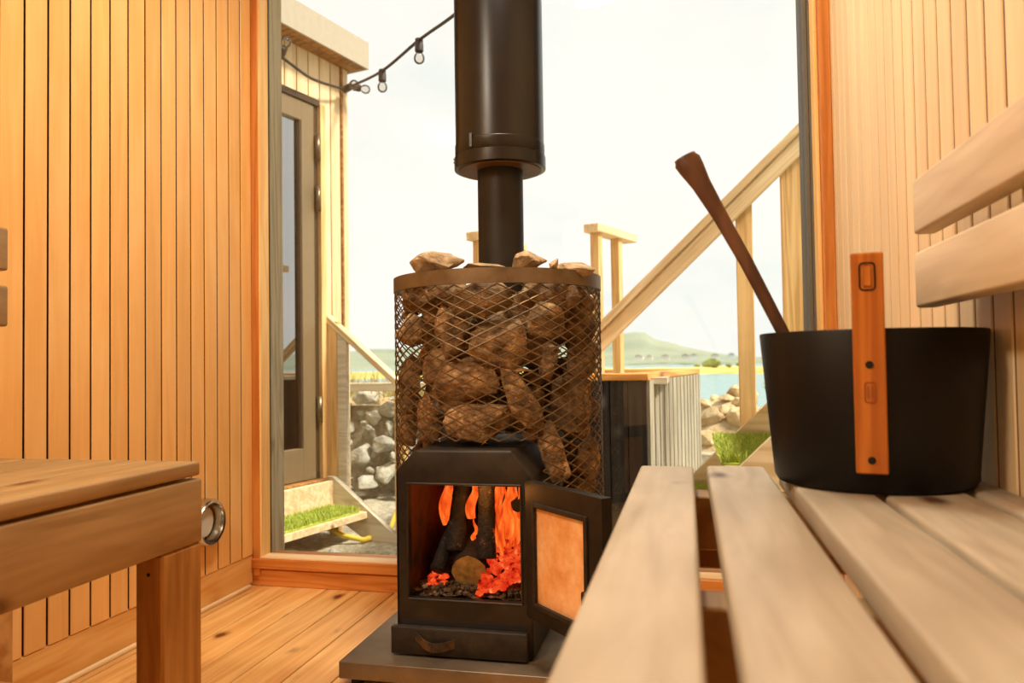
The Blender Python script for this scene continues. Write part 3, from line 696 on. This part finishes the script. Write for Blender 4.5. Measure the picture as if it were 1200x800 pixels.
p1 = lo+dd*.222; p2 = lo2+d2*.195
me, c, e = beam_mesh(p1-hd*.005, p2+hd*.005, .0145, .028, .004); o = link('grip_bar', me, 'handle_wood', bk, c); o.rotation_euler = e
# burnt-in stamp and slot edge on the strap, as thin dark inlays
plain('burn', lin(150, 74, 22), .6)
def rect_line(cz, w, h, r):
    pts = []
    for sx, sz, a0 in ((1, 1, 0), (-1, 1, 90), (-1, -1, 180), (1, -1, 270)):
        for k in range(5):
            a = math.radians(a0+22.5*k); pts.append(lo+dd*cz-hd*.0046+sd*(sx*(w/2-r)+r*math.cos(a))+dd*(sz*(h/2-r)+r*math.sin(a)))
    return pts
tube('slot_edge', rect_line(.222, .0155, .030, .004), .0009, 'rivet', bk, 6, closed=True)
tube('stamp_outline', rect_line(.0925, .011, .023, .003), .0005, 'burn', bk, 4, closed=True)
for dx in (-.0022, .0022):
    p = lo+dd*.0925-hd*.0045+sd*dx; o = box('stamp_bar', p.x-.0007, p.x+.0007, p.y-.0004, p.y+.0004, p.z-.007, p.z+.007, 'burn', bk); o.rotation_euler = (0, 0, ha)
ld = setp(empty('ladle', (.15, 1.06, .56)), 'dark brown wooden ladle leaning out of the black bucket', 'ladle')
a, b = Vector((.002, 1.035, .926)), Vector((.115, 1.035, .690))
dirl = (b-a).normalized(); e_ = b+dirl*.11
pts = []; rs = []
prof = [(0, .004), (.008, .0150), (.02, .0175), (.05, .0165), (.12, .0125), (.25, .0098), (.45, .0086), (.7, .0080), (1, .0078)]
for t, r in prof:
    p = a+(e_-a)*t; p = p+Vector((.004*math.sin(math.pi*t), 0, .006*math.sin(math.pi*t))); pts.append(p); rs.append((r, r*.62) if t > 0 else (.0145, .010))
bm = bmesh.new()
rings = []; nn_ = 20
vx = (Vector((0, 1, 0)).cross(dirl)).normalized()
for p, (ra, rb) in zip(pts, rs):
    rings.append([bm.verts.new(p-pts[0]+vx*ra*math.cos(2*math.pi*k/nn_)+Vector((0, 1, 0))*rb*math.sin(2*math.pi*k/nn_)) for k in range(nn_)])
for A, B in zip(rings, rings[1:]):
    for k in range(nn_): bm.faces.new((A[k], A[(k+1) % nn_], B[(k+1) % nn_], B[k]))
bm.faces.new(rings[0]); bm.faces.new(rings[-1][::-1])
link('handle', bm_mesh(bm), 'ladle_wood', ld, pts[0], smooth=True)
link('cup', lathe_mesh([(0, -.02), (.022, -.018), (.032, -.004), (.034, .012), (.032, .012), (.030, -.003), (0, -.016)], 28), 'bucket_black', ld, (e_.x, e_.y, .555))

# ------------------------------------------------------------------ outside: ground, sea, hills
g = structure(box('ground', -9, 9, -6, 5.4, -.60, -.27, 'gravel'))
def heightfield(name, fx, nx, ny, mat):
    bm = bmesh.new(); G = [[bm.verts.new(fx(i/nx, j/ny)) for j in range(ny+1)] for i in range(nx+1)]
    for i in range(nx):
        for j in range(ny): bm.faces.new((G[i][j], G[i+1][j], G[i+1][j+1], G[i][j+1]))
    return link(name, bm_mesh(bm), mat, None, (0, 0, 0), smooth=True)
sea = structure(box('sea', -2600, 2600, 5.0, 2600, -1.6, -1.2, 'sea'))
prof_h = [(-60, 9), (-32, 12), (-26, 16), (-23.2, 21), (-21.5, 20.5), (-20, 23), (-14, 27), (-6, 32), (-3, 36), (-4.6, 35), (-3.9, 36.5), (-2.8, 34), (-2.4, 28), (-.7, 21.5), (-.35, 18.5), (1.8, 11), (3, 7.5), (4.2, 5), (8, 4), (14, 8), (30, 14), (60, 16)]
prof_h.sort()
def hgt(az):
    for (a, h), (b, k) in zip(prof_h, prof_h[1:]):
        if a <= az <= b:
            t = (az-a)/(b-a); return h+(k-h)*t
    return 8
def hill_pt(u, v):
    az = -60+120*u; rad = 330+ (900-330)*min(v/.8, 1)+max(0, v-.8)*800
    t = v/.8
    h = hgt(az)
    z = h*(t**1.7 if t <= 1 else max(0, 1-(t-1)*3))
    foot = min(7+2*math.sin(az*.4), h*.6)*min(1, t*3)
    z = max(z, foot if t <= 1 else 0)
    z += (noise.noise(Vector((az*.5, v*9, 0)))*2.0)*(t if t < 1 else 0)*.35*min(1, h/25)
    a = math.radians(az); return Vector((math.sin(a)*rad, math.cos(a)*rad, z-1.4))
setp(heightfield('hills', hill_pt, 320, 36, 'hill'), kind='structure')
def spit_pt(u, v):
    az = -26+46*u; a = math.radians(az); rad = 104+26*v+2.5*math.sin(az*.8)
    z = -1.35+math.sin(math.pi*v)**.6*(.95+.3*noise.noise(Vector((az*.4, v*4, 3))))
    return Vector((math.sin(a)*rad, math.cos(a)*rad, z))
setp(heightfield('shore_spit', spit_pt, 160, 10, 'spit'), kind='structure')
for i, (az, rad, s) in enumerate(((1.65, 118, 1.0), (2.1, 117, .55), (2.9, 116, .35), (3.6, 118, .45), (.7, 119, .4), (4.0, 117, .5))):
    a = math.radians(az); me = rock_mesh(700+i, s*1.3, s, s, 2, .25)
    setp(link('shore_bush', me, 'bush', None, (math.sin(a)*rad, math.cos(a)*rad, -.35+s*.55)), 'olive bush on the yellow shore across the water' if i else 'largest olive bush on the yellow shore across the water', 'bush', 'bushes on the far shore')
plain('house_white', lin(236, 232, 224), .8)
for i in range(7):
    a = math.radians(-3.6+i*1.05+R.uniform(-.42, .42)); rad = 345+R.uniform(-10, 25)
    h = setp(empty('far_house', (math.sin(a)*rad, math.cos(a)*rad, 2.2)), 'tiny white house at the foot of the far hill', 'house', 'houses at the foot of the far hill')
    p = h.location; w = R.uniform(1.2, 2.0)
    box('wall', p.x-w, p.x+w, p.y-3, p.y+3, p.z-1, p.z+.6, 'house_white', h)
    link('roof', prism_mesh([(-w-.2, 0), (w+.2, 0), (0, .9)], -3.2, 3.2), 'fascia', h, (p.x, p.y, p.z+.6))

# ------------------------------------------------------------------ neighbouring cabin (local x = outwards from its wall, local y = along the wall)
W = Vector((.24132, .97044, 0)); NRM = Vector((.97044, -.24132, 0)); P1 = Vector((-1.962, 3.863, 0))
cb = setp(empty('cabin', P1, math.atan2(NRM.y, NRM.x)), 'neighbouring timber cabin clad in pale upright boards with flat roof', 'cabin')
LB = lambda n_, x0, x1, y0, y1, z0, z1, m_, par=cb, bev=0.: box(n_, x0, x1, y0, y1, z0, z1, m_, par, bev, local=True)
YC = .255
LB('wall_core', -2.2, -.10, -2.3, YC-.02, -.05, 2.36, 'cladding_dark')
P = .0905; y = YC-.055
while y > -2.2:
    z0 = 2.115 if -.96 < y-P/2 < .0 else -.02
    LB('cladding_board', -.022, 0, y-P+.004, y-.004, z0, 2.37, 'cladding', cb, .002); y -= P
LB('corner_board', -.10, .006, YC-.05, YC, -.05, 2.37, 'cladding', cb, .003)
LB('corner_batten', -.02, .014, YC-.066, YC-.052, -.05, 2.37, 'cladding_dark', cb)
for k in range(14): LB('end_board', -.10-.14*(k+1)+.003, -.10-.14*k, YC-.02, YC, -.05, 2.37, 'cladding', cb, .002)
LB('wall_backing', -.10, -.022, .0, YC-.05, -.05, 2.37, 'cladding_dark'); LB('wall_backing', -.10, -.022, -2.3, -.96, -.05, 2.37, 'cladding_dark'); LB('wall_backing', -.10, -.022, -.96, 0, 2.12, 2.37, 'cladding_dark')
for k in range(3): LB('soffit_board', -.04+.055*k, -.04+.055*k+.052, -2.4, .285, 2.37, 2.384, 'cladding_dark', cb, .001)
LB('fascia', .118, .130, -2.45, .295, 2.368, 2.525, 'fascia', cb, .001)
LB('fascia', -2.3, .118, .285, .295, 2.368, 2.525, 'fascia', cb, .001)
LB('roof', -2.3, .118, -2.45, .285, 2.40, 2.515, 'door_dark')
link('fascia_screw', lathe_mesh([(0, .002), (.006, .001), (.007, -.002)], 10), 'door_dark', cb, (.131, -.40, 2.50), True).rotation_euler = (0, math.radians(90), 0)
# door
dc = empty('cabin_door', (0, 0, 0), 0, cb)
LB('door_jamb', -.08, .018, .004, .045, .02, 2.10, 'deck_wood_z', dc, .002)
LB('door_jamb', -.08, .018, -.96, -.92, .02, 2.10, 'deck_wood_z', dc, .002)
LB('door_head', -.08, .012, -.92, .004, 2.085, 2.12, 'door_dark', dc, .002)
LB('frame_stile', -.06, -.005, -.032, .004, .045, 2.085, 'door_dark', dc, .002)
LB('frame_stile', -.06, -.005, -.92, -.885, .045, 2.085, 'door_dark', dc, .002)
LB('leaf_stile', -.055, .002, -.130, -.034, .05, 2.08, 'door_metal', dc, .002)
LB('leaf_stile', -.055, .002, -.885, -.79, .05, 2.08, 'door_metal', dc, .002)
LB('leaf_rail', -.055, .002, -.79, -.130, 1.975, 2.08, 'door_metal', dc, .002)
LB('leaf_rail', -.055, .002, -.79, -.130, .05, .22, 'door_metal', dc, .002)
LB('glazing_bead', -.03, -.002, -.142, -.130, .22, 1.975, 'door_dark', dc)
LB('pane', -.030, -.022, -.79, -.130, .22, 1.975, 'cabin_glass', dc)
LB('back_panel', -.099, -.085, -.92, 0, .05, 2.08, 'gap_black', dc)
LB('threshold', -.08, .05, -.96, .045, -.005, .045, 'cladding_dark', dc, .003)
for z in (1.78, 1.50, .35):
    tube('hinge', [(.016, -.018, z), (.016, -.018, z+.14)], .016, 'hinge_metal', dc, 12, True)
# small wall bracket and steps of the cabin
cs = setp(empty('cabin_steps', P1+Vector((0, 0, -.27)), math.atan2(NRM.y, NRM.x)), 'low wooden steps with turf tread and sloping handrail at cabin door', 'steps')
SB = lambda n_, x0, x1, y0, y1, z0, z1, m_, par=cs, bev=.002: box(n_, x0, x1, y0, y1, z0+.27, z1+.27, m_, par, bev, local=True)
poly = [(.035, .055+.27), (.075, .055+.27), (.545, .0), (.30, .0), (.035, .14)]
me = prism_mesh(poly, .012, .046, .0); link('stringer', me, 'deck_grey', cs, (0, 0, 0), True)
me = prism_mesh(poly, -.99, -.955, .0); link('stringer', me, 'deck_grey', cs, (0, 0, 0), True)
SB('riser', .055, .08, -.95, .012, -.125, .035, 'deck_wood')
tr_ = SB('tread', .085, .305, -.95, .012, -.150, -.115, 'deck_wood')
o = link('turf', grass_mesh(.09, .292, -.95, -.030, 6000, .028, 3), 'turf', cs, (0, 0, -.104+.27), True); o['kind'] = 'stuff'
SB('turf_mat', .088, .288, -.95, -.03, -.115, -.104, 'turf_base')
SB('post', .02, .085, .046, .082, -.27, .90, 'deck_wood_z', cs, .003)
SB('post', .085, .145, .046, .075, -.1, .84, 'deck_grey', cs, .003)
SB('post', .46, .525, .046, .082, -.27, .52, 'deck_wood_z', cs, .003)
beam('handrail', (-.005, .064, .93+.27), (.575, .064, .485+.27), .05, .035, 'deck_wood', cs, .004, True)
# ground turf below and pebbles
o = setp(link('ground_turf', grass_mesh(-.22, .22, -.2, .2, 2600, .02, 9), 'turf', None, (-1.55, 3.32, -.27)), 'patch of green turf on the gravel below the steps', 'grass', kind='stuff')
for i in range(34):
    s = R.uniform(.018, .05); x, y = R.uniform(-1.98, -1.3), R.uniform(2.95, 3.45)
    setp(link('pebble', rock_mesh(800+i, s*1.3, s, s*.75, 2, .1, 12), 'rock_grey', None, (x, y, -.27+s*.4)), 'loose grey pebble on the gravel under the steps', 'pebble', 'pebbles under the steps')

# stone bank behind the steps
bank_core = structure(box('bank', -5.5, 2.6, 5.35, 6.5, -1.4, .02, 'gravel'))
n_ = 0
rnd = random.Random(77); bp_ = []; tries = 0
while tries < 4000 and n_ < 95:
    tries += 1; s_ = rnd.uniform(.06, .115) if tries < 1200 else rnd.uniform(.035, .06)
    z = rnd.uniform(-.2, .42); p = Vector((rnd.uniform(-2.6, -1.25), 4.98+(z+.2)*.45+rnd.uniform(-.03, .05), z))
    if any((p-c).length < (r+s_)*.93 for c, r in bp_): continue
    bp_.append((p, s_))
    o = link('bank_rock', rock_mesh(900+n_, s_*1.1, s_, s_*.88, 2, .12, 13), 'rock_grey', None, p); o.rotation_euler = (rnd.uniform(-.5, .5), rnd.uniform(-.7, .7), rnd.uniform(0, 3))
    setp(o, 'rough grey rock in the stone bank behind the steps', 'rock', 'rocks of the stone bank'); n_ += 1
link('bank_face', prism_mesh([(0, 0), (1.5, 0), (1.5, .66), (0, .66)], -.02, .3), 'gravel', bank_core, (-2.65, 5.30, -.3))
setp(box('bank_plank', -2.6, -1.0, 5.12, 5.16, .47, .53, 'deck_grey', None, .004), 'weathered plank lying along the top of the stone bank', 'plank')
rnd = random.Random(4); bm = bmesh.new()
for _ in range(900):
    x, y = rnd.uniform(-2.7, -1.0), rnd.uniform(5.2, 5.7); h = rnd.uniform(.06, .24); w = .004; lx, ly = rnd.gauss(0, .08), rnd.gauss(0, .05)
    a, b_, c_ = bm.verts.new((x-w+1.8, y-5.4, 0)), bm.verts.new((x+w+1.8, y-5.4, 0)), bm.verts.new((x+lx+1.8, y+ly-5.4, h)); bm.faces.new((a, b_, c_))
me = bpy.data.meshes.new('drygrass'); bm.to_mesh(me); bm.free()
setp(link('dry_grass', me, 'dry_grass', None, (-1.8, 5.4, .42)), 'dry straw-coloured grass on top of the stone bank', 'grass', kind='stuff')
for i in range(9):
    s = R.uniform(.085, .1); setp(link('bank_top_rock', rock_mesh(1100+i, s*1.2, s, s*.8, 2, .12), 'rock_tan', None, (-2.7+i*.21, 5.45+R.uniform(-.1, .1), .36)), 'tan boulder under the dry grass on the stone bank', 'rock', 'boulders under the dry grass')
tube('garden_hose', [(-1.86, 3.75, -.20), (-1.76, 3.70, -.22), (-1.66, 3.74, -.25), (-1.6, 3.95, -.255), (-1.66, 4.2, -.20), (-1.62, 4.3, -.10), (-1.55, 4.4, .03), (-1.47, 4.46, .12), (-1.40, 4.6, .14), (-1.34, 4.82, .06), (-1.3, 4.9, -.1)], .014, 'hose_yellow', None, 10)
setp(bpy.data.objects['garden_hose'], 'yellow garden hose looping beside the cabin steps', 'hose')

# mound by the tub
def mound_pt(u, v):
    x = -.7+2.2*u; y = 5.5+1.6*v
    h = .42*math.exp(-((x-.33)/.42)**2)*math.sin(math.pi*min(max(v, 0), 1))**.5
    return Vector((x, y, -.05+h+.05*noise.noise(Vector((x*4, y*4, 0)))))
setp(heightfield('mound', mound_pt, 40, 20, 'rock_tan'), kind='structure')
rnd = random.Random(8); mp_ = []; tries = 0
while tries < 1500 and len(mp_) < 60:
    tries += 1; s_ = rnd.uniform(.05, .13); u, v = rnd.uniform(.2, .8), rnd.uniform(.05, .45); p = mound_pt(u, v)
    if any((p-c).length < (r+s_)*.95 for c, r in mp_): continue
    mp_.append((p, s_))
    o = link('mound_rock', rock_mesh(1200+len(mp_), s_*1.15, s_, s_*.8, 2, .15), 'rock_tan', None, p+Vector((0, 0, s_*.25))); o.rotation_euler = (rnd.uniform(-.3, .3), rnd.uniform(-.3, .3), rnd.uniform(0, 3))
    setp(o, 'tan rock in the heap between the tub and the turf stairs', 'rock', 'rocks of the heap beside the tub')

# ------------------------------------------------------------------ hot tub surround
tb = setp(empty('tub_surround', (-.158, 3.043, -.27)), 'boxed tub surround with black front, grey slatted side and timber rim', 'hot tub')
TZ = .609; C0 = Vector((-.158, 3.043)); C1 = Vector((.06, 4.633)); C2 = Vector((-1.02, 3.10)); C3 = Vector((-.86, 4.70))
poly = [C0+Vector((-.03, .03)), C1+Vector((-.03, -.02)), C3, C2+Vector((0, .03))]
bm = bmesh.new(); o_ = Vector((-.158, 3.043, -.27))
A = [bm.verts.new(Vector((p.x, p.y, -.27))-o_) for p in poly]; B = [bm.verts.new(Vector((p.x, p.y, TZ-.03))-o_) for p in poly]
bm.faces.new(A); bm.faces.new(B[::-1])
for k in range(4): bm.faces.new((A[k], A[(k+1) % 4], B[(k+1) % 4], B[k]))
link('core', bm_mesh(bm), 'gap_black', tb, o_)
d1 = (C2-C0).normalized(); L1 = (C2-C0).length; k = 0; s = 0.; bw = .0715
while s < L1:
    a, b = C0+d1*(s+.0025 if k else s), C0+d1*min(s+bw-.0025, L1)
    beam('front_board', (a.x, a.y, (TZ-.30)/2), (b.x, b.y, (TZ-.30)/2), .022, TZ+.24, 'tub_black', tb); s += bw; k += 1
d2_ = (C1-C0).normalized(); L2 = (C1-C0).length; s = 0.; bw = .118
while s < L2:
    a, b = C0+d2_*(s+.012), C0+d2_*min(s+bw-.012, L2)
    beam('side_slat', (a.x, a.y, (TZ-.30)/2), (b.x, b.y, (TZ-.30)/2), .022, TZ+.24, 'tub_grey', tb); s += bw
def rimbeam(a, b): beam('rim', (a.x, a.y, TZ-.014), (b.x, b.y, TZ-.014), .09, .028, 'tub_rim', tb, .003)
rimbeam(C0+Vector((.012, .030)), C2+Vector((0, .03))); rimbeam(C0+Vector((-.033, .0755)), C1+Vector((-.033, 0))); rimbeam(C1+Vector((-.06, -.04)), C3+Vector((0, -.04)))
box('cover', -.92, -.08, 3.14, 4.56, TZ-.045, TZ-.02, 'deck_grey', tb)
def guard(p, q, lab):
    gd = setp(empty('guard_rail', (p[0], p[1], TZ)), lab, 'railing')
    pv, qv = Vector(p), Vector(q); d = (qv-pv).normalized()
    for t in (.06, (qv-pv).length*.62):
        c = pv+d*t; o = box('post', c.x-.024, c.x+.024, c.y-.024, c.y+.024, TZ-.02, p[2]-.045, 'deck_wood_z', gd, .002); o.rotation_euler.z = math.atan2(d.y, d.x)-math.pi/2
    beam('cap', (p[0], p[1], p[2]-.022), (q[0], q[1], p[2]-.022), .085, .044, 'deck_wood', gd, .003)
guard((-.475, 3.97, 1.376), (-.305, 4.43, 1.376), 'short timber guard rail on the tub surround beside the stone basket')
guard((-1.075, 3.84, 1.345), (-.93, 4.35, 1.345), 'short timber guard rail showing behind the stove pipe')
box('deck_base', -1.05, -.06, 3.14, 4.62, -.27, -.2, 'deck_grey', tb)

# ------------------------------------------------------------------ turf stairs with big handrail
ss = setp(empty('turf_stairs', (.11, 2.9, -.27)), 'wooden stairs with turf treads and a steep handrail beside the tub', 'stairs')
SL = .975; zt = lambda x: .325+(x-.150)*SL
xa, xb = -.095, 1.25
poly = [(xa-.11, zt(xa)+.27), (xb-.11, zt(xb)+.27), (xb-.11, zt(xb)-.26+.27), (xa+.05-.11, zt(xa)-.22+.27), (xa-.11, zt(xa)-.22+.27)]
for y0, y1 in ((2.47, 2.505), (3.235, 3.27)):
    link('stringer', prism_mesh(poly, y0-2.9, y1-2.9), 'deck_wood', ss, (.11, 2.9, -.27))
for k in range(-1, 6):
    x0, z = .105+.205*k, .325+.2*k
    if k == -1: x0 = -.09
    box('tread', x0, x0+.235, 2.505, 3.235, z-.05, z, 'deck_wood', ss, .002)
    box('turf_mat', x0-.004, x0+.225, 2.508, 3.232, z, z+.008, 'turf_base', ss)
    if k < 2:
        o = link('turf', grass_mesh(-.008, .222, 0, .72, 7500, .036, 30+k), 'turf', ss, (x0, 2.512, z+.006)); o['kind'] = 'stuff'
for x in (-.06, .55, 1.15):
    for y in (2.487, 3.252): box('leg', x-.03, x+.03, y-.0175, y+.0175, -.27, zt(x)-.22 if x > 0 else .1, 'deck_wood_z', ss)
box('post', .206, .271, 3.271, 3.31, .15, 1.30, 'deck_wood_z', ss, .003)
box('post', .385, .470, 3.271, 3.31, .30, 1.50, 'deck_wood_z', ss, .003)
box('post', .95, 1.03, 3.271, 3.31, .80, 2.05, 'deck_wood_z', ss, .003)
ra = Vector((-.40, 3.285, .735)); rb = Vector((1.20, 3.285, .735+1.6*.957))
beam('handrail', ra+Vector((0, -.01, .025)), rb+Vector((0, -.01, .025)), .115, .032, 'deck_wood', ss, .004)
beam('handrail_side', ra+Vector((.02, -.034, -.022)), rb+Vector((.02, -.034, -.022)), .03, .062, 'deck_wood', ss, .003)

# ------------------------------------------------------------------ string lights
sl = setp(empty('string_lights', (-1.85, 4.1, 2.25)), 'black festoon cable with clear bulbs strung from the cabin corner', 'string lights')

cab = [(-1.955, 3.46, 2.21), (-1.939, 3.567, 2.196), (-1.925, 3.721, 2.19), (-1.890, 3.883, 2.205), (-1.868, 4.02, 2.233), (-1.851, 4.067, 2.262), (-1.518, 3.715, 2.187), (-1.195, 3.378, 2.175), (-.929, 3.081, 2.134), (-.594, 2.697, 2.10), (-.25, 2.3, 2.2)]
def catmull(P, n):
    out = []
    for i in range(len(P)-1):
        p0, p1, p2, p3 = (Vector(P[max(i-1, 0)]), Vector(P[i]), Vector(P[i+1]), Vector(P[min(i+2, len(P)-1)]))
        for k in range(n):
            t = k/n; out.append(.5*((2*p1)+(p2-p0)*t+(2*p0-5*p1+4*p2-p3)*t*t+(3*p1-p0-3*p2+p3)*t**3))
    out.append(Vector(P[-1])); return out
tube('cable', catmull(cab, 8), .0075, 'cable_black', sl, 8)
bulbs = [((-1.518, 3.715, 2.180), (0, 0, -1)), ((-1.195, 3.378, 2.168), (0, 0, -1)), ((-1.868, 4.02, 2.228), (.85, -.45, .1)), ((-1.845, 4.060, 2.255), (.95, .2, -.2)), ((-1.955, 3.46, 2.215), (.6, -.5, .5)), ((-.594, 2.697, 2.095), (0, 0, -1))]
for p, d in bulbs:
    d = Vector(d).normalized(); p = Vector(p); e = d.to_track_quat('Z', 'Y').to_euler()
    sk = link('socket', lathe_mesh([(0, -.012), (.018, -.012), (.019, .0), (.016, .004), (.020, .010), (.020, .046), (.017, .050), (0, .050)], 20), 'cable_black', sl, p); sk.rotation_euler = e
    b = link('bulb', lathe_mesh([(.012, .048), (.016, .055), (.024, .068), (.026, .080), (.023, .094), (.013, .104), (0, .107)], 24), 'bulb_glass', sl, p); b.rotation_euler = e
